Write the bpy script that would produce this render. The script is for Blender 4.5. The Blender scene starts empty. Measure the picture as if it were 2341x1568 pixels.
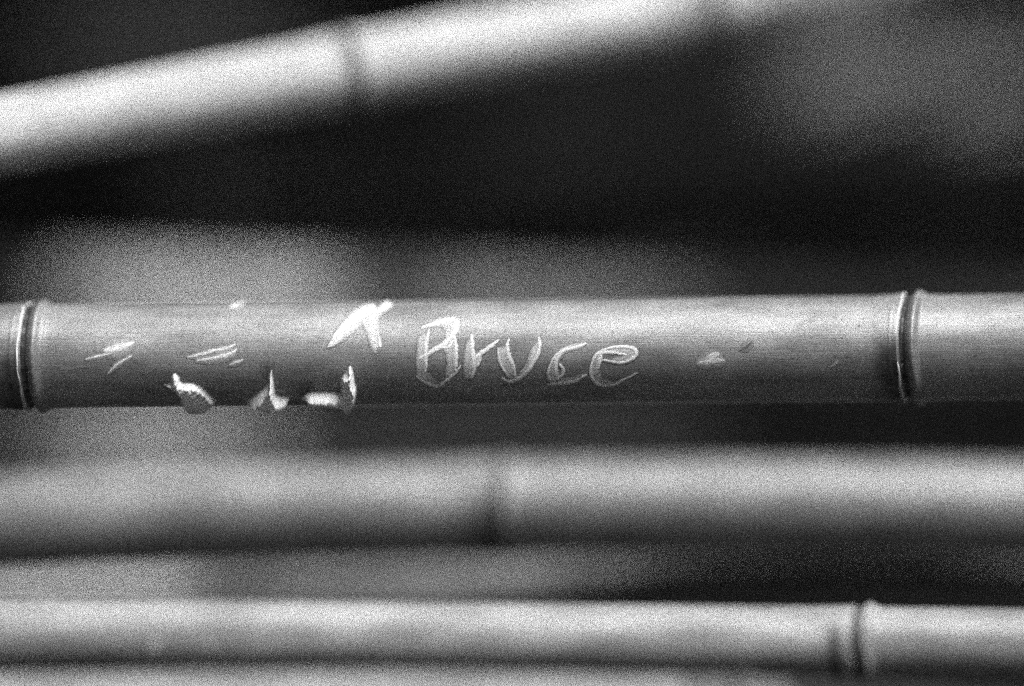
import bpy, math, random
import numpy as np
from mathutils import Vector

random.seed(7)
rng = np.random.default_rng(7)
S = bpy.context.scene
COL = S.collection

# ------------------------------------------------------------------ camera
# A grove of standing bamboo photographed with the camera turned on its side:
# picture-right is up (+Z), picture-up is to the left (-X), the lens looks along +Y.
D, W, U, V = 1.10, 0.2925, 2340.0, 1568.0       # distance, frame width there, picture grid
CAMZ = 1.25
cam_d = bpy.data.cameras.new('camera')
cam = bpy.data.objects.new('camera', cam_d); COL.objects.link(cam)
cam.location = (0, -D, CAMZ)
from mathutils import Matrix
cam.matrix_world = Matrix(((0, -1, 0, 0), (0, 0, -1, -D), (1, 0, 0, CAMZ), (0, 0, 0, 1)))
cam_d.sensor_width = 36.0
cam_d.lens = 36.0 * D / W
cam_d.clip_start, cam_d.clip_end = 0.05, 200.0
cam_d.dof.use_dof = True
cam_d.dof.focus_distance = D - 0.002
cam_d.dof.aperture_fstop = 1.1
S.camera = cam

# ------------------------------------------------------------------ sky and sun
SUN_EL, SUN_TOW = math.radians(20), math.radians(25)
to_sun = Vector((-math.cos(SUN_TOW) * math.cos(SUN_EL), -math.sin(SUN_TOW) * math.cos(SUN_EL), math.sin(SUN_EL)))
world = bpy.data.worlds.new('World'); S.world = world; world.use_nodes = True
nt = world.node_tree; bg = nt.nodes['Background']
sky = nt.nodes.new('ShaderNodeTexSky'); sky.sky_type = 'NISHITA'; sky.sun_disc = False
sky.sun_elevation = SUN_EL
sky.sun_rotation = math.atan2(to_sun.x, to_sun.y)
bw = nt.nodes.new('ShaderNodeRGBToBW')           # black-and-white film
nt.links.new(sky.outputs[0], bw.inputs[0]); nt.links.new(bw.outputs[0], bg.inputs['Color'])
bg.inputs['Strength'].default_value = 0.05
sl = bpy.data.lights.new('sun', 'SUN'); sl.energy = 5.0; sl.angle = math.radians(30); sl.color = (1, 1, 1)
sun = bpy.data.objects.new('sun', sl); COL.objects.link(sun)
sun.rotation_euler = (-to_sun).to_track_quat('-Z', 'Y').to_euler()

S.view_settings.view_transform = 'Standard'; S.view_settings.look = 'None'
S.view_settings.gamma = 1.0; S.view_settings.use_curve_mapping = False
S.view_settings.exposure = 1.15
# fast grainy film: few samples, no smoothing of the grain
cy = S.cycles
cy.use_denoising = False
cy.use_adaptive_sampling = True
cy.adaptive_threshold = 1.0
cy.adaptive_min_samples = 32
cy.sample_clamp_indirect = 1.0
cy.sample_clamp_direct = 1.0
cy.max_bounces = 5
S.render.filter_size = 1.0
cy.filter_width = 1.0

# ------------------------------------------------------------------ materials
def new_mat(name):
    m = bpy.data.materials.new(name); m.use_nodes = True
    return m, m.node_tree, m.node_tree.nodes['Principled BSDF']

def math_node(t, op, a, b=None, clamp=False):
    n = t.nodes.new('ShaderNodeMath'); n.operation = op; n.use_clamp = clamp
    for i, v in enumerate((a, b)):
        if v is None: continue
        if isinstance(v, (int, float)): n.inputs[i].default_value = v
        else: t.links.new(v, n.inputs[i])
    return n.outputs[0]

def noise(t, vec, scale, detail=3, rough=.5, stretch=None):
    if stretch:
        mp = t.nodes.new('ShaderNodeMapping'); mp.inputs['Scale'].default_value = stretch
        t.links.new(vec, mp.inputs[0]); vec = mp.outputs[0]
    n = t.nodes.new('ShaderNodeTexNoise'); n.inputs['Scale'].default_value = scale
    n.inputs['Detail'].default_value = detail; n.inputs['Roughness'].default_value = rough
    t.links.new(vec, n.inputs['Vector'])
    return n.outputs[0]

GRAIN = 0.9
def fine_grain(t, vec):
    # microscopic mottling of the skin, far below a pixel
    mp = t.nodes.new('ShaderNodeMapping'); mp.inputs['Scale'].default_value = (9e4, 9e4, 9e4)
    t.links.new(vec, mp.inputs[0])
    w = t.nodes.new('ShaderNodeTexWhiteNoise'); w.noise_dimensions = '3D'
    t.links.new(mp.outputs[0], w.inputs['Vector'])
    return math_node(t, 'ADD', math_node(t, 'MULTIPLY', math_node(t, 'POWER', w.outputs[0], 4.0), 5.0 * GRAIN), 1 - GRAIN)

def bamboo_material():
    m, t, p = new_mat('bamboo_skin')
    uv = t.nodes.new('ShaderNodeUVMap').outputs[0]
    geo = t.nodes.new('ShaderNodeNewGeometry').outputs['Position']
    info = t.nodes.new('ShaderNodeObjectInfo')
    sep = t.nodes.new('ShaderNodeSeparateColor'); t.links.new(info.outputs['Color'], sep.inputs[0])
    tone = sep.outputs[0]
    fib = noise(t, uv, 1.0, 4, .6, (2600, 60, 1))            # lengthwise fibres
    mot = noise(t, uv, 1.0, 3, .55, (130, 42, 1))            # cloudy waxy bloom
    streak = noise(t, uv, 1.0, 3, .6, (520, 16, 1))          # broader weathered streaks
    spot = noise(t, uv, 1.0, 2, .5, (900, 600, 1))
    spot = math_node(t, 'MULTIPLY', math_node(t, 'SUBTRACT', spot, .64, True), 9.0, True)   # sooty specks
    f1 = math_node(t, 'ADD', math_node(t, 'MULTIPLY', math_node(t, 'ADD', fib, streak), .62), .38)
    blot = noise(t, uv, 1.0, 3, .6, (70, 30, 3))
    f2 = math_node(t, 'MULTIPLY', math_node(t, 'MULTIPLY', math_node(t, 'ADD', math_node(t, 'MULTIPLY', mot, 1.3), .35), math_node(t, 'ADD', math_node(t, 'MULTIPLY', blot, .8), .6)),
                   math_node(t, 'SUBTRACT', 1.0, math_node(t, 'MULTIPLY', spot, .6)))
    base = math_node(t, 'MULTIPLY', math_node(t, 'MULTIPLY', tone, f1), f2)
    # sooty dirt under the nodes, stains, and cast shade painted as dark patches
    at = t.nodes.new('ShaderNodeAttribute'); at.attribute_name = 'dirt_shade'
    dn = noise(t, uv, 1.0, 4, .65, (420, 260, 1))
    dirt_shade = math_node(t, 'MULTIPLY', at.outputs['Fac'], math_node(t, 'ADD', math_node(t, 'MULTIPLY', dn, 1.2), .4), True)
    keep = math_node(t, 'SUBTRACT', 1.0, math_node(t, 'MULTIPLY', dirt_shade, .9))
    base = math_node(t, 'MULTIPLY', base, keep)
    # bare pale wood where the skin is cut or peeled
    ap = t.nodes.new('ShaderNodeAttribute'); ap.attribute_name = 'pale'
    pn = noise(t, uv, 1.0, 4, .65, (2400, 260, 1))
    pale = math_node(t, 'MULTIPLY', ap.outputs['Fac'], math_node(t, 'ADD', math_node(t, 'MULTIPLY', pn, 1.5), .2), True)
    mix = t.nodes.new('ShaderNodeMix'); mix.data_type = 'FLOAT'
    t.links.new(pale, mix.inputs[0]); t.links.new(base, mix.inputs[2]); mix.inputs[3].default_value = .9
    col = math_node(t, 'MINIMUM', math_node(t, 'MULTIPLY', mix.outputs[0], fine_grain(t, geo)), 1.0)
    t.links.new(col, p.inputs['Base Color'])
    rr = math_node(t, 'ADD', math_node(t, 'MULTIPLY', pale, .3), math_node(t, 'ADD', math_node(t, 'MULTIPLY', mot, .2), .42))
    t.links.new(rr, p.inputs['Roughness'])
    # gloss drops with tone and darkening, so painted shade stays dull
    gl = math_node(t, 'MULTIPLY', math_node(t, 'MULTIPLY', sep.outputs[1], keep), math_node(t, 'MULTIPLY', f1, f2))
    gl = math_node(t, 'MULTIPLY', gl, fine_grain(t, geo))
    t.links.new(gl, p.inputs['Specular IOR Level'])
    b = t.nodes.new('ShaderNodeBump'); b.inputs['Strength'].default_value = .4; b.inputs['Distance'].default_value = .0002
    t.links.new(math_node(t, 'ADD', fib, math_node(t, 'MULTIPLY', dn, .5)), b.inputs['Height'])
    t.links.new(b.outputs[0], p.inputs['Normal'])
    return m
BAMBOO = bamboo_material()

def plain_material(name, lo, hi, scale, rough, spec=.1):
    m, t, p = new_mat(name)
    geo = t.nodes.new('ShaderNodeNewGeometry').outputs['Position']
    n = noise(t, geo, scale, 4, .6)
    v = math_node(t, 'ADD', math_node(t, 'MULTIPLY', n, hi - lo), lo)
    t.links.new(math_node(t, 'MULTIPLY', v, fine_grain(t, geo)), p.inputs['Base Color'])
    p.inputs['Roughness'].default_value = rough
    p.inputs['Specular IOR Level'].default_value = spec
    return m
LEAF = plain_material('leaf', .012, .04, 9, .7, .08)
PALE_LEAF = plain_material('pale_leaf', .09, .17, 9, .6, .2)
LITTER = plain_material('leaf_litter', .03, .09, 30, .9)
EARTH = plain_material('dark_earth', .01, .03, 8, .95, .05)

# ------------------------------------------------------------------ helpers
def at(u, v, d):
    """the point that lies d metres behind the carved culm's face and shows at (u, v)"""
    k = W / U * (D + d) / D
    return np.array((-(V / 2 - v) * k, d, CAMZ + (u - U / 2) * k))

def mesh_obj(name, verts, faces, mat, parent=None, smooth=True, attrs=None, uvs=None, tone=None, gloss=1.0):
    me = bpy.data.meshes.new(name)
    me.from_pydata([tuple(map(float, v)) for v in verts], [], faces)
    me.materials.append(mat)
    if smooth: me.polygons.foreach_set('use_smooth', [True] * len(me.polygons))
    for k, vals in (attrs or {}).items():
        a = me.attributes.new(k, 'FLOAT', 'POINT'); a.data.foreach_set('value', np.asarray(vals, dtype=np.float32))
    if uvs is not None:
        l = me.uv_layers.new(name='UVMap')
        vi = np.empty(len(me.loops), dtype=np.int32); me.loops.foreach_get('vertex_index', vi)
        l.data.foreach_set('uv', np.asarray(uvs, dtype=np.float32)[vi].ravel())
    me.update()
    o = bpy.data.objects.new(name, me); COL.objects.link(o)
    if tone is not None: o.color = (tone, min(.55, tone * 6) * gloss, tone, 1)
    if parent: o.parent = parent
    return o

def thing(name, label, cat, group=None, loc=(0, 0, 0)):
    o = bpy.data.objects.new(name, None); COL.objects.link(o)
    o.location = loc; o['label'] = label; o['category'] = cat
    if group: o['group'] = group
    o.empty_display_size = .05
    return o

def sstep(x): x = np.clip(x, 0, 1); return x * x * (3 - 2 * x)

# ------------------------------------------------------------------ a bamboo culm
class Culm:
    """picture points (u, v, d) of its centre line; node positions in u"""
    def __init__(s, label, pts, r, node_u, tones, fine=False, stains=(), bows=(), step=None, top=2.7, gloss=1.0, sooty=True):  # stains: dark bands, both stains and painted cast shade
        s.gloss = gloss; s.sooty = sooty
        P = np.array([at(*p) for p in pts]); s.P = P
        z = P[:, 2]; deg = len(P) - 1
        s.cx, s.cy = np.polyfit(z, P[:, 0], deg), np.polyfit(z, P[:, 1], deg)
        s.z0, s.z1 = z.min(), z.max(); s.r = r
        s.root = thing('bamboo_culm', label, 'bamboo', 'bamboo culms of the grove')
        s.fine = fine; s.n = 112 if fine else 56
        tt = np.linspace(-2.5, 3.5, 4001)                 # where along the culm a picture column falls
        zz_, dd_ = P[0, 2] + tt * (P[-1, 2] - P[0, 2]), P[0, 1] + tt * (P[-1, 1] - P[0, 1])
        ok_ = dd_ > -.6 * D
        uu_ = U / 2 + (zz_ - CAMZ) / (W / U * (D + dd_) / D)
        zu = lambda u: float(np.interp(u, uu_[ok_], zz_[ok_]))
        zn = [zu(u) for u in node_u]
        s.zvis = list(zn)
        step = step or (np.mean(np.diff(zn)) if len(zn) > 1 else .24)
        below, k = [], zn[0]
        while k - step > .06: k -= step * random.uniform(.93, 1.03); below.append(k)
        above, k = [], zn[-1]
        while k + step < top: k += step * random.uniform(.95, 1.05); above.append(k)
        s.nodes = below[::-1] + zn + above; first = len(below)
        s.stains = [(zu(a), zu(b), am, th, e) for a, b, am, th, e in stains]
        LO, HI = .013, .016
        edges = [(-.02, s.nodes[0] - LO)] + [(a + HI, b - LO) for a, b in zip(s.nodes, s.nodes[1:])] + [(s.nodes[-1] + HI, top)]
        def tone(i):                                   # i: internode index, first visible one below node_u[0]
            j = i - first
            return tones[j] if 0 <= j < len(tones) else tones[0] if j < 0 else tones[-1]
        for i, (a, b) in enumerate(edges):
            zz = np.linspace(a, b, max(6, int((b - a) / (.004 if fine else .01))))
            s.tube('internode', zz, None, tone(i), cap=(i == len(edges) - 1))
        for i, zc in enumerate(s.nodes):
            j = i - first
            bow = bows[j] if 0 <= j < len(bows) else random.uniform(-.002, .001)
            st = .00018 if fine else .0005
            ss = np.concatenate([np.arange(-LO, -.003, .001), np.arange(-.003, .009, st), np.linspace(.009, HI, 7)])
            ss[0] = -LO
            nd = s.tube('node', zc + ss, (zc, bow), .5 * (tone(i) + tone(i + 1)))
            s.scar(zc, bow, nd, 1.35 * tone(i))
    def c(s, z):
        zc = np.clip(z, s.z0, s.z1); e = z - zc
        x = np.polyval(s.cx, zc) + e * np.polyval(np.polyder(s.cx), zc)
        y = np.polyval(s.cy, zc) + e * np.polyval(np.polyder(s.cy), zc)
        return x, y
    def frame(s, z):
        zc = min(max(z, s.z0), s.z1)
        t = np.array((np.polyval(np.polyder(s.cx), zc), np.polyval(np.polyder(s.cy), zc), 1.0)); t /= np.linalg.norm(t)
        a = np.array((-1.0, 0, 0)); a -= t * a.dot(t); a /= np.linalg.norm(a)
        b = np.cross(a, t)
        if b[1] > 0: b = -b
        return t, a, b
    def point(s, z, th, h=0.0, along=0.0):
        x, y = s.c(z); t, a, b = s.frame(z)
        return np.array((x, y, z)) + (s.r + h) * (math.cos(th) * a + math.sin(th) * b) + along * t
    def dirt_at(s, z, th):  # dirt, stains and painted cast shade together
        d = 0.0
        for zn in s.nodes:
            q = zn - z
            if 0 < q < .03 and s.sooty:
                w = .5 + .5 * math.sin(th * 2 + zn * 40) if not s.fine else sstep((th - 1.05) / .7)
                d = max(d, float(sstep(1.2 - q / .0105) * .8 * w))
            if -.0032 < q < -.0004: d = max(d, .9 * float(sstep((-.0004 - q) / .0006) * sstep((q + .0032) / .0012)))     # the groove between scar and ridge
        for a, b, am, thc, e in s.stains:  # dark bands: stains, and cast shade painted into the colour
            k = sstep((z - a) / e + .5) * sstep((b - z) / e + .5) * am
            if thc is not None: k *= sstep((th - thc) / .4 + .5)
            d = max(d, float(k))
        return d
    def tube(s, name, zz, node, tone, cap=False):
        n = s.n; vs, fs, dirt_shade, uvs = [], [], [], []
        th = np.linspace(0, 2 * math.pi, n + 1)[:-1] - math.pi / 2
        irr = s.nodes[0] * 37
        for k, z in enumerate(zz):
            x, y = s.c(z); t, a, b = s.frame(z)
            h = 0.0; sh = 0.0
            if node:
                q = z - node[0]
                h = .0004 * math.exp(-(q / .007) ** 2) + .00008 * math.exp(-((q + .0021) / .0004) ** 2) + .00006 * math.exp(-((q - .0074) / .0005) ** 2) + .0012 * math.exp(-((q - .0043) / .0015) ** 2) \
                    - .0007 * math.exp(-((q - .0019) / .0011) ** 2)
                win = sstep(min((q + .013) / .010, (.016 - q) / .008))
                if k in (0, len(zz) - 1): h = 0.0
            for tt in th:
                r = s.r + h + .00012 * math.sin(2 * tt + irr) 
                al = node[1] * win * (math.sin(tt) + .15 * math.sin(2 * tt + irr)) if node else 0.0
                vs.append(np.array((x, y, z)) + r * (math.cos(tt) * a + math.sin(tt) * b) + al * t)
                dirt_shade.append(s.dirt_at(z, (tt + math.pi / 2) % (2 * math.pi) - math.pi / 2))
                uvs.append(((tt + 2) * s.r, z + irr))
        for k in range(len(zz) - 1):
            for j in range(n):
                fs.append((k * n + j, k * n + (j + 1) % n, (k + 1) * n + (j + 1) % n, (k + 1) * n + j))
        if cap: fs.append(tuple((len(zz) - 1) * n + j for j in range(n)))
        return mesh_obj(name, vs, fs, BAMBOO, s.root, attrs={'dirt_shade': dirt_shade}, uvs=uvs, tone=tone, gloss=s.gloss)
    def scar(s, zc, bow, parent, tone):
        """the thin lip left by the fallen sheath, a ring standing proud below the ridge"""
        n = s.n; prof = [(-.0004, -.0002), (-.00036, .0003), (-.00018, .00055), (.00012, .0006), (.00034, .00035), (.0004, -.0003)]
        vs, fs, uvs = [], [], []
        t, a, b = s.frame(zc); x, y = s.c(zc)
        for j in range(n):
            tt = 2 * math.pi * j / n
            k = 1 + .3 * math.sin(3 * tt + zc * 60) + .2 * math.sin(7 * tt + zc * 9) + .15 * math.sin(17 * tt)
            al = bow * (math.sin(tt) + .15 * math.sin(2 * tt + s.nodes[0] * 37)) + .00018 * math.sin(5 * tt + zc * 31) + .00007 * math.sin(13 * tt)
            for q, h in prof:
                vs.append(np.array((x, y, zc)) + (s.r + h * k) * (math.cos(tt) * a + math.sin(tt) * b) + (q + al) * t)
                uvs.append(((tt + 2) * s.r, zc + q))
        m = len(prof)
        for j in range(n):
            for i in range(m):
                fs.append((j * m + i, j * m + (i + 1) % m, ((j + 1) % n) * m + (i + 1) % m, ((j + 1) % n) * m + i))
        mesh_obj('sheath_scar', vs, fs, BAMBOO, parent, attrs={'dirt_shade': [0] * len(vs), 'pale': [.55 if s.fine else min(.06, tone)] * len(vs)}, uvs=uvs, tone=tone, gloss=s.gloss)

# ------------------------------------------------------------------ ground, slope, thicket and added light-blocking leaves
g = []
R = 60.0
mesh_obj('ground', [(-R, -R, 0), (R, -R, 0), (R, R, 0), (-R, R, 0)], [(0, 1, 2, 3)], LITTER, smooth=False)['kind'] = 'structure'
nx, ny = 40, 24
vs = [(-6 + 12 * i / nx, 2.3 + 3.5 * j / ny + .12 * math.sin(i * 1.3) + .1 * rng.random(), -.05 + 4.2 * (j / ny) ** .75 + .08 * rng.random())
      for j in range(ny + 1) for i in range(nx + 1)]
fs = [(j * (nx + 1) + i, j * (nx + 1) + i + 1, (j + 1) * (nx + 1) + i + 1, (j + 1) * (nx + 1) + i) for j in range(ny) for i in range(nx)]
mesh_obj('hillside', vs, fs, EARTH)['kind'] = 'structure'

def leaf_verts(base, direc, nrm, L, w, bend=.12):
    d = direc / np.linalg.norm(direc); sd = np.cross(d, nrm); sd /= np.linalg.norm(sd); nn = np.cross(sd, d)
    out = []
    for f, ww in ((0, .12), (.22, .8), (.5, 1), (.78, .6), (1, .02)):
        c = base + d * L * f - nn * bend * L * f * f
        out += [c - sd * w * ww / 2 + nn * w * .12 * ww, c, c + sd * w * ww / 2 + nn * w * .12 * ww]
    fs = []
    for k in range(4):
        for q in (0, 1): fs.append((3 * k + q, 3 * k + q + 1, 3 * k + q + 4, 3 * k + q + 3))
    return out, fs

TV, TF = leaf_verts(np.zeros(3), np.array((1.0, 0, 0)), np.array((0, 0, 1.0)), 1.0, 1.0, 0)
TV, TF = np.array(TV), np.array(TF)
LV, LF, NL = [], [], 0
def scatter(n, lo, hi):
    """n drooping leaves spread through a box"""
    global NL
    b = lo + (hi - lo) * rng.random((n, 3))
    d = np.stack((rng.normal(size=n), rng.normal(size=n) * .6, -.6 + rng.normal(size=n) * .6), 1)
    d /= np.linalg.norm(d, axis=1)[:, None]
    q = np.stack((rng.normal(size=n), rng.normal(size=n), np.full(n, 1.2)), 1)
    sd = np.cross(d, q); sd /= np.linalg.norm(sd, axis=1)[:, None]; nn = np.cross(sd, d)
    L = rng.uniform(.09, .17, n)[:, None]; w = rng.uniform(.014, .024, n)[:, None]
    for i in range(len(TV)):
        f, ww, up = TV[i]
        LV.append((b + d * L * f - nn * .12 * L * f * f + sd * w * ww + nn * w * up, NL + np.arange(n) * len(TV) + i))
    LF.append((TF[None] + (NL + np.arange(n) * len(TV))[:, None, None]).reshape(-1, 4))
    NL += n * len(TV)
scatter(26000, np.array((-1.6, 1.2, .0)), np.array((1.6, 2.1, 2.9)))
scatter(5000, np.array((.6, -.2, .0)), np.array((1.3, 1.4, 2.6)))  # unseen leaves added to cut fill light from this side
scatter(22000, np.array((-2.2, .75, .0)), np.array((-.6, 2.1, 3.2)))  # unseen leaf mass added to keep sun off the background
scatter(9000, np.array((-1.1, -2.2, 2.75)), np.array((1.6, 2.2, 3.3)))    # unseen canopy added overhead to cut the sky light
vs = np.empty((NL, 3))
for p, ix in LV: vs[ix] = p
fs = [tuple(q) for q in np.concatenate(LF).tolist()]
mesh_obj('thicket_and_light_blockers', vs, fs, LEAF)['kind'] = 'stuff'

# ------------------------------------------------------------------ the culms
PX = W / U
carved = Culm('pale bamboo culm carved with the name Bruce, sharp across the middle',
              [(0, 818, .0155), (2340, 792, .0155)], .01535, (66, 2066), (.090, .105, .085), fine=True, gloss=1.7, bows=(-.0012, -.0034))
Culm('bright out-of-focus bamboo culm slanting across the top, above the carved one',
     [(0, 308, .05), (2340, -120, .18)], .01170, (776, 1596), (.29, .32, .18), step=.125, bows=(-.001, -.002), gloss=.05, sooty=False,  # third tone paints the shadowed right end
     stains=[(768, 804, .9, None, .005), (1588, 1626, .9, None, .005)])
Culm('broad blurred bamboo culm just below the carved one, its node near the middle',
     [(0, 1196, .09), (1150, 1160, .09), (2340, 1164, .09)], .0152, (1128,), (.09, .085), step=.25, bows=(-.001,), gloss=1.3, sooty=False,
     stains=[(1102, 1128, .9, 1.3, .005)])
low = Culm('bamboo culm running along the lower edge, with a dark double node at right',
     [(0, 1450, -.042), (2340, 1474, -.022)], .0102, (-60, 1952), (.14, .145, .125), bows=(-.001, -.003), gloss=.6, sooty=False,
     stains=[(1898, 1932, .8, 1.0, .004), (1953, 1973, .9, None, .002)])
Culm('short lit stretch of bamboo culm peeping out at lower left behind the lower-edge culm',
     [(0, 1390, .255), (900, 1378, .150), (2340, 1376, .118)], .0130, (-400, 2700), (.32, .32, .05), step=.26, gloss=.4, sooty=False,
     stains=[(480, 5000, .78, None, .012), (1000, 5000, .8, None, .09)])  # shadow right of the lit stretch, painted as dark bands
Culm('lowest bamboo culm, cut off by the bottom border of the picture',
     [(0, 1674, -.068), (1100, 1668, -.068), (2340, 1710, -.068)], .0150, (1660,), (.13, .02), step=.22, gloss=.3, sooty=False)  # second tone paints the shaded right end
Culm('very soft bamboo culm half hidden behind the upper edge of the carved one',
     [(0, 708, .42), (2340, 788, .45)], .0156, (205, 1500), (.010, .28, .04), step=.25, gloss=.3, sooty=False,  # first tone paints the shaded left end
     stains=[(430, 520, .35, None, .015), (740, 1060, .95, None, .02), (1060, 2400, .75, None, .01)])  # wide bands paint the shadow across it; the first is mottling
Culm('dim soft bamboo culm in the gap under the carved one',
     [(0, 1056, .40), (2340, 1016, .40)], .0125, (140, 560, 1560), (.008, .20, .022, .004), step=.2, gloss=.3, sooty=False)  # tones paint one lit patch between shaded stretches
Culm('dark thick bamboo culm far behind, in the shadowed gap at upper right',
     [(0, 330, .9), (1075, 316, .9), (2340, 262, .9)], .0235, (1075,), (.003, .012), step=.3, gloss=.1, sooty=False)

# ------------------------------------------------------------------ cuts, letters and scars on the carved culm
def n3(p): return (980 + p[0] / 3.776) * .936, (720 + p[1] / 3.776) * .936      # reading grids of the close-ups
def n2(p): return (700 + p[0] / 3.92) * .936, (650 + p[1] / 3.92) * .936
def n1(p): return (p[0] / 3.344) * .936, (650 + p[1] / 3.344) * .936
def n4(p): return (1600 + p[0] / 2.601) * .936, (650 + p[1] / 2.601) * .936
def n5(p): return (540 + p[0] / 6.503) * .936, (852 + p[1] / 6.503) * .936

def seg_dist(X, Y, pts, widths=None):
    """distance to a polyline divided by its (varying) half-width"""
    best = np.full(X.shape, 1e9)
    for i in range(len(pts) - 1):
        (ax, ay), (bx, by) = pts[i], pts[i + 1]
        L2 = (bx - ax) ** 2 + (by - ay) ** 2 + 1e-9
        t = np.clip(((X - ax) * (bx - ax) + (Y - ay) * (by - ay)) / L2, 0, 1)
        d = np.hypot(X - ax - t * (bx - ax), Y - ay - t * (by - ay))
        w = widths[i] + t * (widths[i + 1] - widths[i])
        best = np.minimum(best, d / w)
    return best
def poly_sd(X, Y, pts):
    inside = np.zeros(X.shape, bool); n = len(pts)
    for i in range(n):
        (ax, ay), (bx, by) = pts[i], pts[(i + 1) % n]
        c = ((ay > Y) != (by > Y)) & (X < (bx - ax) * (Y - ay) / (by - ay + 1e-12) + ax)
        inside ^= c
    d = seg_dist(X, Y, list(pts) + [pts[0]], [1.0] * (n + 1))
    return np.where(inside, d, -d)
def smooth(pts, n=6):
    p = np.array(pts, float); out = []
    q = np.vstack([2 * p[0] - p[1], p, 2 * p[-1] - p[-2]])
    for i in range(1, len(q) - 2):
        for k in range(n):
            t = k / n
            out.append(.5 * (2 * q[i] + (q[i + 1] - q[i - 1]) * t + (2 * q[i - 1] - 5 * q[i] + 4 * q[i + 1] - q[i + 2]) * t * t
                             + (3 * q[i] - q[i - 1] - 3 * q[i + 1] + q[i + 2]) * t ** 3))
    out.append(p[-1]); return [tuple(x) for x in out]

EYE = np.array((0, -D, CAMZ))
def on_culm(c, u, v):
    """(z, angle) of the spot on a culm's skin that shows at (u, v)"""
    Rv = at(u, v, 0.0) - EYE
    t, a, b = c.frame(CAMZ); x, y = c.c(CAMZ); o = np.array((x, y, CAMZ))
    e = EYE - o; ex, ey, dx, dy = e.dot(a), e.dot(b), Rv.dot(a), Rv.dot(b)
    A, B, C_ = dx * dx + dy * dy, ex * dx + ey * dy, ex * ex + ey * ey - c.r ** 2
    disc = B * B - A * C_
    lam = (-B - math.sqrt(max(disc, 0))) / A
    if disc < 0: lam = -B / A
    p = EYE + lam * Rv
    al = (p - o).dot(t)
    return CAMZ + al * t[2], math.atan2((p - o).dot(b), (p - o).dot(a))

def cut(name, fn, box, step=2.0, hmax=.00028, tone=.09, dark=None, culm=None, rise=None):
    """a carved or peeled mark as a thin relief patch lying on the skin; fn gives paleness over the picture grid"""
    culm = culm or carved
    us = np.arange(box[0], box[2] + step, step); vv = np.arange(box[1], box[3] + step, step)
    X, Y = np.meshgrid(us, vv); pale = np.clip(fn(X, Y), 0, 1)
    up = rise(X, Y) if rise else np.zeros(X.shape)
    idx = -np.ones(X.shape, int); vs, fs, pa, di, uvs = [], [], [], [], []
    ok = np.zeros((len(vv) - 1, len(us) - 1), bool)
    ok = np.maximum.reduce([pale[:-1, :-1], pale[1:, :-1], pale[:-1, 1:], pale[1:, 1:]]) > .03
    for j, i in np.argwhere(ok):
        f = []
        for jj, ii in ((j, i), (j, i + 1), (j + 1, i + 1), (j + 1, i)):
            if idx[jj, ii] < 0:
                z, th = on_culm(culm, X[jj, ii], Y[jj, ii])
                idx[jj, ii] = len(vs)
                k = float(pale[jj, ii])
                vs.append(culm.point(z, th, .00004 + .00012 * math.sin(2 * th + culm.nodes[0] * 37) + hmax * k + float(up[jj, ii])))
                pa.append(0 if dark else k); di.append(k * dark if dark else 0)
                uvs.append(((th + 2) * culm.r, z + culm.nodes[0] * 37))
            f.append(int(idx[jj, ii]))
        fs.append(tuple(f[::-1]))
    return mesh_obj(name, vs, fs, BAMBOO, culm.root, attrs={'pale': pa, 'dirt_shade': di}, uvs=uvs, tone=tone)

wob = lambda X, Y: .82 + .18 * np.sin(X * .31 + np.sin(Y * .23) * 2) * np.sin(Y * .27 + X * .05)
def ragged(X, Y):
    return 2.2 * np.sin(X * .47 + 1.7 * np.sin(Y * .31)) + 1.6 * np.sin(Y * .83 + X * .37) + 1.2 * np.sin(X * 1.13 - Y * .61)
def letter(label, lines, fills):
    """lines: bright cut edges (points, half-widths); fills: scraped areas between them"""
    L = [(smooth([n3(p) for p in pts]), w) for pts, w in lines]
    F = [([n3(p) for p in pts], k) for pts, k in fills]
    allp = [p for l, _ in L for p in l] + [p for f, _ in F for p in f]
    xs, ys = [p[0] for p in allp], [p[1] for p in allp]
    def fn(X, Y):
        out = np.zeros(X.shape)
        for f, k in F: out = np.maximum(out, .85 * k * sstep(poly_sd(X, Y, f) / 7 + .5) * wob(X, Y))
        for l, w in L:
            n = len(l); ww = [w * (.45 + .55 * math.sin(math.pi * min(1, max(0, (i + .6) / n)))) for i in range(n)]
            d = seg_dist(X, Y, l, ww) + ragged(X * .8, Y) * .09
            out = np.maximum(out, .85 * sstep(1.25 - d * .72) * (.6 + .4 * wob(X * 1.3, Y * .7)))
        return out
    o = cut('carved_letter', fn, hmax=.00016, box= (min(xs) - 6, min(ys) - 6, max(xs) + 6, max(ys) + 6))
    o['label'] = label

letter('carved letter B', [
    ([(250, 335), (237, 400), (226, 480), (224, 560), (226, 640), (220, 710)], 3.6),
    ([(195, 302), (260, 280), (330, 262), (410, 240), (480, 232), (506, 265), (498, 330), (455, 395), (385, 460), (300, 510), (230, 552), (165, 585)], 5.2),
    ([(490, 395), (503, 470), (503, 560), (500, 640), (496, 700)], 3.6),
    ([(545, 655), (505, 710), (440, 770), (380, 815), (318, 842), (215, 805), (140, 752)], 2.8),
    ([(375, 485), (430, 480), (480, 420)], 3)],
    [([(160, 390), (240, 350), (225, 560), (225, 720), (145, 752), (140, 600)], .34),
     ([(200, 302), (320, 225), (440, 210), (510, 240), (505, 320), (460, 395), (400, 450), (410, 330), (370, 285)], .38),
     ([(385, 480), (480, 400), (505, 480), (500, 700), (430, 770), (400, 740), (425, 640), (415, 540)], .36),
     ([(140, 752), (225, 700), (330, 800), (320, 842), (210, 805)], .26)])
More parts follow.
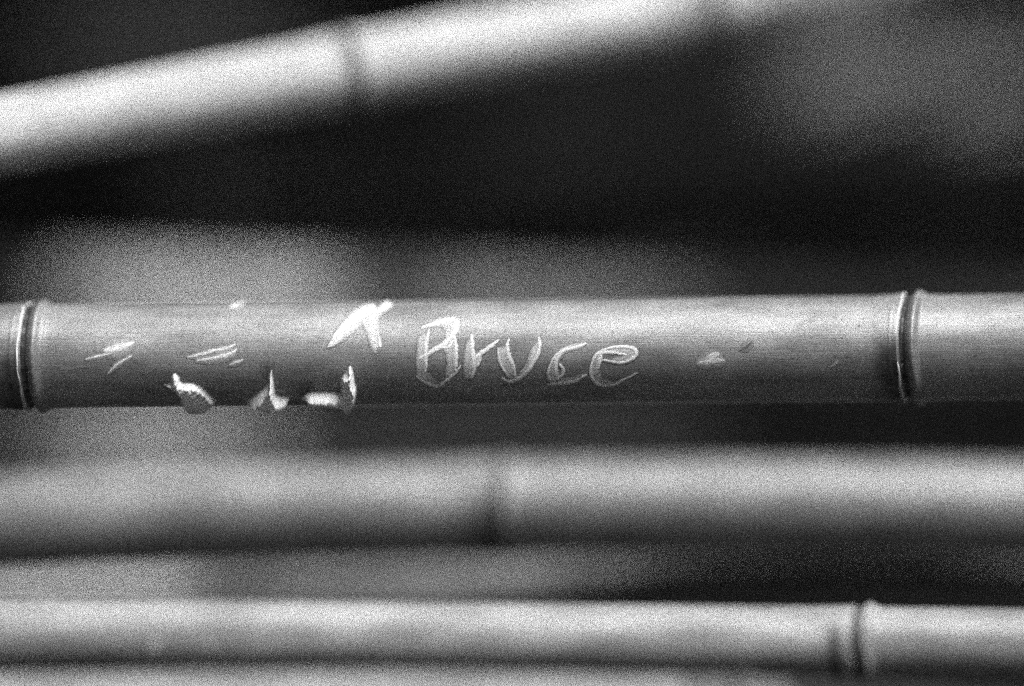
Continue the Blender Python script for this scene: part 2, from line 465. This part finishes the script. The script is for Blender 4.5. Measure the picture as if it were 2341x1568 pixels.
letter('carved letter r', [
    ([(645, 370), (652, 440), (655, 520), (664, 610), (668, 700), (645, 765)], 4),
    ([(890, 420), (840, 462), (780, 505), (720, 545), (672, 590), (655, 650)], 3.8),
    ([(730, 592), (700, 640), (672, 672)], 3)],
    [([(605, 430), (650, 400), (668, 620), (672, 740), (600, 778), (575, 740), (580, 560)], .36),
     ([(672, 560), (740, 540), (725, 600), (690, 660), (668, 690)], .6)])
letter('carved letter u', [
    ([(990, 415), (975, 470), (985, 540), (1012, 610), (1038, 680), (1046, 760)], 3.6),
    ([(1268, 400), (1276, 470), (1255, 550), (1210, 630), (1160, 705), (1090, 765), (1000, 800), (925, 768)], 3.6),
    ([(890, 500), (900, 590), (935, 680), (985, 750)], 2.2)],
    [([(890, 490), (970, 470), (990, 560), (1045, 690), (1045, 780), (985, 760), (905, 640)], .36),
     ([(1210, 480), (1275, 420), (1260, 560), (1190, 660), (1085, 765), (1050, 770), (1150, 640)], .40)])
letter('carved letter c', [
    ([(1695, 450), (1640, 475), (1570, 492), (1500, 512), (1450, 550), (1425, 620), (1425, 700), (1440, 780)], 4),
    ([(1460, 640), (1492, 690), (1475, 745), (1440, 770)], 3),
    ([(1345, 830), (1440, 816), (1540, 806), (1620, 785), (1705, 735)], 3.2),
    ([(1500, 500), (1420, 560), (1375, 640), (1350, 730), (1380, 800)], 2)],
    [([(1690, 440), (1560, 460), (1430, 545), (1360, 660), (1340, 770), (1390, 815), (1470, 770), (1430, 650), (1480, 540), (1600, 495)], .38),
     ([(1460, 775), (1600, 755), (1690, 715), (1700, 745), (1560, 806), (1400, 822)], .34)])
letter('carved letter e', [
    ([(1840, 525), (1830, 590), (1815, 670)], 3.8),
    ([(1760, 600), (1800, 545), (1870, 530), (1970, 535), (2070, 552)], 3),
    ([(1840, 512), (1960, 482), (2080, 480), (2155, 505), (2160, 555), (2105, 600), (2020, 626), (1930, 614), (1855, 600)], 3.2),
    ([(1790, 560), (1750, 650), (1745, 730), (1785, 800), (1860, 834), (1950, 830), (2050, 782), (2175, 718)], 2.8)],
    [([(1800, 550), (1840, 530), (1820, 690), (1850, 770), (1960, 805), (1900, 836), (1790, 805), (1745, 730), (1750, 640)], .34),
     ([(1860, 520), (1980, 485), (2090, 485), (2160, 520), (2120, 590), (2020, 620), (1900, 600), (2070, 555), (1960, 535)], .34)])

def peel(label, pts, conv, strength=1.0, soft=7.0, ridge=(), name='peeled_scar', hmax=.0004, culm=None, rag=.45, core=1.0, bump=0.0, wide=12.0):
    P = smooth([conv(p) for p in list(pts) + [pts[0]]], 4)[:-1]
    Rg = [(smooth([conv(p) for p in r]), w) for r, w in ridge]
    xs, ys = [p[0] for p in P], [p[1] for p in P]
    def fn(X, Y):
        sd = poly_sd(X, Y, P)
        out = strength * sstep((sd + ragged(X, Y) * rag) / soft + .3) * (.55 + .45 * wob(X, Y)) * (.85 + .07 * ragged(X * .6, Y * 1.4))
        for l, w in Rg: out = np.maximum(out, core * sstep(1.5 - .8 * seg_dist(X, Y, l, [w] * len(l))) * (.9 + .04 * ragged(X, Y)) * sstep(sd / 5 + .6))
        return out
    def rise(X, Y):                                       # the torn skin stands up along its ridges
        g = np.zeros(X.shape)
        for l, w in Rg: g = np.maximum(g, np.exp(-seg_dist(X, Y, l, [wide] * len(l)) ** 2))
        return bump * (g * .4 + .6 + .03 * ragged(X * .7, Y * .7)) * sstep((poly_sd(X, Y, P) + 1) / 9)
    o = cut(name, fn, (min(xs) - 6, min(ys) - 6, max(xs) + 6, max(ys) + 6), step=1.5, hmax=hmax, culm=culm, rise=rise if bump else None)
    o['label'] = label
peel('white peeled scar like an arrowhead, at the upper edge left of the name',
     [(392, 780), (445, 670), (520, 550), (620, 440), (720, 375), (825, 355), (862, 415), (950, 325), (975, 345), (1010, 378),
      (930, 440), (890, 480), (866, 590), (885, 680), (903, 770), (880, 800), (838, 832), (800, 760), (765, 660), (715, 560), (650, 630), (540, 712), (440, 768)],
     n2, .5, 12, [([(400, 775), (520, 640), (640, 510), (780, 430), (900, 400), (990, 365)], 9), ([(890, 560), (885, 660), (900, 760)], 4)], rag=.3, core=.75)
peel('pale hook-shaped scar below the arrowhead scar',
     [(1285, 775), (1390, 700), (1520, 690), (1700, 690), (1890, 690), (1885, 560), (1920, 440), (1990, 390), (2040, 280), (2085, 370),
      (2110, 520), (2150, 650), (2135, 790), (2090, 880), (1995, 925), (1920, 870), (1830, 835), (1600, 815), (1420, 800)],
     n5, 1.1, 9, [([(2040, 300), (2055, 450), (2080, 600), (2060, 740), (1980, 800)], 10), ([(1340, 775), (1500, 765), (1700, 765), (1900, 780), (2020, 790)], 9)], bump=.0030, wide=18)
peel('pale scar with three points, middle of the lower row',
     [(395, 840), (520, 760), (650, 660), (735, 570), (760, 450), (800, 340), (820, 500), (850, 660), (900, 740), (1090, 770), (1000, 840), (850, 875), (770, 920), (680, 970), (620, 890), (520, 870)],
     n5, 1.1, 9, [([(780, 520), (760, 660), (770, 800), (690, 880)], 10), ([(500, 820), (700, 800), (980, 800)], 12), ([(620, 700), (540, 800), (480, 830)], 8)], bump=.0034, wide=16)
peel('pale fish-shaped scar, leftmost of the lower row',
     [(1335, 970), (1388, 958), (1412, 880), (1462, 900), (1480, 950), (1600, 965), (1690, 1030), (1752, 1090), (1710, 1160), (1620, 1210), (1520, 1195), (1480, 1120), (1440, 1035), (1392, 1000)],
     n1, .95, 9, [([(1745, 1095), (1715, 1150), (1640, 1195), (1550, 1200)], 3), ([(1540, 1000), (1560, 1060), (1530, 1110)], 12), ([(1420, 930), (1540, 1060), (1640, 1120)], 8)], bump=.0019, wide=14)
def scratch(label, lines, conv, st=1.0, name='scratch', dark=None):
    L = [(smooth([conv(p) for p in pts]), w) for pts, w in lines]
    allp = [p for l, _ in L for p in l]; xs, ys = [p[0] for p in allp], [p[1] for p in allp]
    def fn(X, Y):
        out = np.zeros(X.shape)
        for l, w in L:
            n = len(l); ww = [w * (.25 + .75 * math.sin(math.pi * (i + .5) / n)) for i in range(n)]
            sdv = seg_dist(X, Y, l, ww) + ragged(X, Y) * .06
            out = np.maximum(out, st * np.maximum(.75 * sstep(1.25 - .75 * sdv), .22 * np.exp(-(sdv / 2.6) ** 2)) * wob(X, Y))
        return out
    o = cut(name, fn, (min(xs) - 12, min(ys) - 12, max(xs) + 12, max(ys) + 12), hmax=.00015, dark=dark)
    o['label'] = label
scratch('short bright nick near the left node', [([(855, 692), (960, 668), (1085, 630)], 7), ([(880, 880), (960, 800), (1070, 735)], 2.5), ([(700, 760), (800, 735), (900, 715)], 2.0)], n1)
scratch('feathered pair of bright scratches', [([(1535, 742), (1650, 718), (1760, 690)], 2.5), ([(1610, 772), (1750, 750), (1880, 715), (1930, 680)], 4), ([(1880, 805), (1980, 765)], 2.5), ([(1700, 690), (1820, 680), (1920, 640)], 3)], n1)
scratch('bright scratch at the upper edge', [([(1880, 335), (1950, 305), (2000, 270)], 4.5)], n1)
scratch('small pale nick right of the name', [([(275, 615), (350, 600), (430, 598)], 7), ([(330, 575), (400, 560)], 6)], n4, .75)
scratch('dark scratch right of the name', [([(540, 535), (580, 510), (615, 480)], 3)], n4, dark=1.0)
scratch('faint short scratch before the right node', [([(1110, 640), (1145, 615), (1160, 600)], 2.5)], n4, .3)
scratch('faint scratch past the right node', [([(1740, 385), (1790, 340)], 4)], n4, .3)
scratch('faint scratch under the letter r', [([(590, 900), (630, 870), (660, 835)], 3)], n3, .5)
for p in ([(700, 270), (760, 300), (740, 420)], [(1380, 600), (1375, 680), (1310, 740)]):
    scratch('painted shadow beside the three-pointed scar', [(p, 6)], n5, .8, 'painted_shadow', dark=.8)  # shadow next to the raised flakes, painted dark on the skin


# hairline scuffs all over the skin: nobody could count them
hair = []
for _ in range(18):
    u, v = rng.uniform(110, 2040), rng.uniform(700, 915)
    if 930 < u < 1480 and v < 890: continue
    L = rng.uniform(12, 70); a = rng.choice([-.55, -.35, -.06, .02]) + rng.normal() * .1
    p = [(u + L * t * math.cos(a), v + L * t * math.sin(a) + rng.normal() * 1.5) for t in (0, .35, .7, 1)]
    hair.append((smooth(p, 3), rng.uniform(1.5, 3.0), rng.uniform(.03, .09)))
for u0 in (25, 2040):
    for _ in range(7):
        u, v = u0 + rng.normal() * 14, rng.uniform(700, 900); L = rng.uniform(15, 45)
        hair.append((smooth([(u - L * .4, v + L * .3), (u, v), (u + L * .2, v - L * .25)], 3), 2.2, rng.uniform(.04, .10)))
def hair_fn(X, Y):
    out = np.zeros(X.shape)
    for l, w, k in hair:
        xs, ys = [p[0] for p in l], [p[1] for p in l]
        m = (X[0] > min(xs) - 6) & (X[0] < max(xs) + 6); n = (Y[:, 0] > min(ys) - 6) & (Y[:, 0] < max(ys) + 6)
        if not m.any() or not n.any(): continue
        ix = np.ix_(n, m)
        out[ix] = np.maximum(out[ix], k * sstep(1.3 - .8 * seg_dist(X[ix], Y[ix], l, [w] * len(l))))
    return out
cut('scuffs', hair_fn, (-10, 694, 2100, 922), hmax=.0001)['kind'] = 'stuff'
# two blurred flecks on the lower-edge culm
peel('small pale fleck, left of two', [(335, 1490), (350, 1452), (366, 1462), (362, 1494), (345, 1500)], lambda p: p, .3, 10, culm=low, name='pale_fleck')
peel('small pale fleck, right of two', [(462, 1488), (474, 1452), (488, 1460), (484, 1490), (470, 1496)], lambda p: p, .22, 10, culm=low, name='pale_fleck')

# ------------------------------------------------------------------ leaves hanging behind
def twig(label, spec, mat=None):
    """a thin twig and its leaves; spec: leaves as (u0, v0, u1, v1, depth, width)"""
    mat = mat or PALE_LEAF
    u0, v0, d0 = spec[0][0], spec[0][1], spec[0][4]
    root = thing('bamboo_twig', label, 'twig', 'leafy twigs behind the culms')
    a = at(u0, v0, d0)
    pts = [a + np.array((-.02, .03, .16)), a + np.array((-.005, .01, .06)), a]
    vs, fs = [], []
    for p in pts:
        for k in range(6): vs.append(p + .0012 * np.array((math.cos(k * 1.047), math.sin(k * 1.047), 0)))
    for j in range(2):
        for k in range(6): fs.append((j * 6 + k, j * 6 + (k + 1) % 6, j * 6 + 6 + (k + 1) % 6, j * 6 + 6 + k))
    mesh_obj('stem', vs, fs, LEAF, root)
    for (u0, v0, u1, v1, d, w) in spec:
        p, q = at(u0, v0, d), at(u1, v1, d + .02)
        v, f = leaf_verts(p, q - p, np.array((-.55, -.8, .2)), np.linalg.norm(q - p), w, .06)
        mesh_obj('leaf', v, f, mat, root)
twig('dim blurred leaf pair high at the right edge', [(2120, 75, 1740, 175, .55, .017), (2090, 150, 1800, 215, .6, .012), (2380, 130, 2080, 215, .55, .018), (2400, 215, 2170, 245, .6, .012)])
twig('dim blurred leaf in the dark gap at left', [(560, 446, 330, 424, .5, .009)], LEAF)
twig('dim long leaf across the upper left corner', [(760, 132, 10, 44, .5, .016), (420, 60, 40, 110, .55, .012)], LEAF)
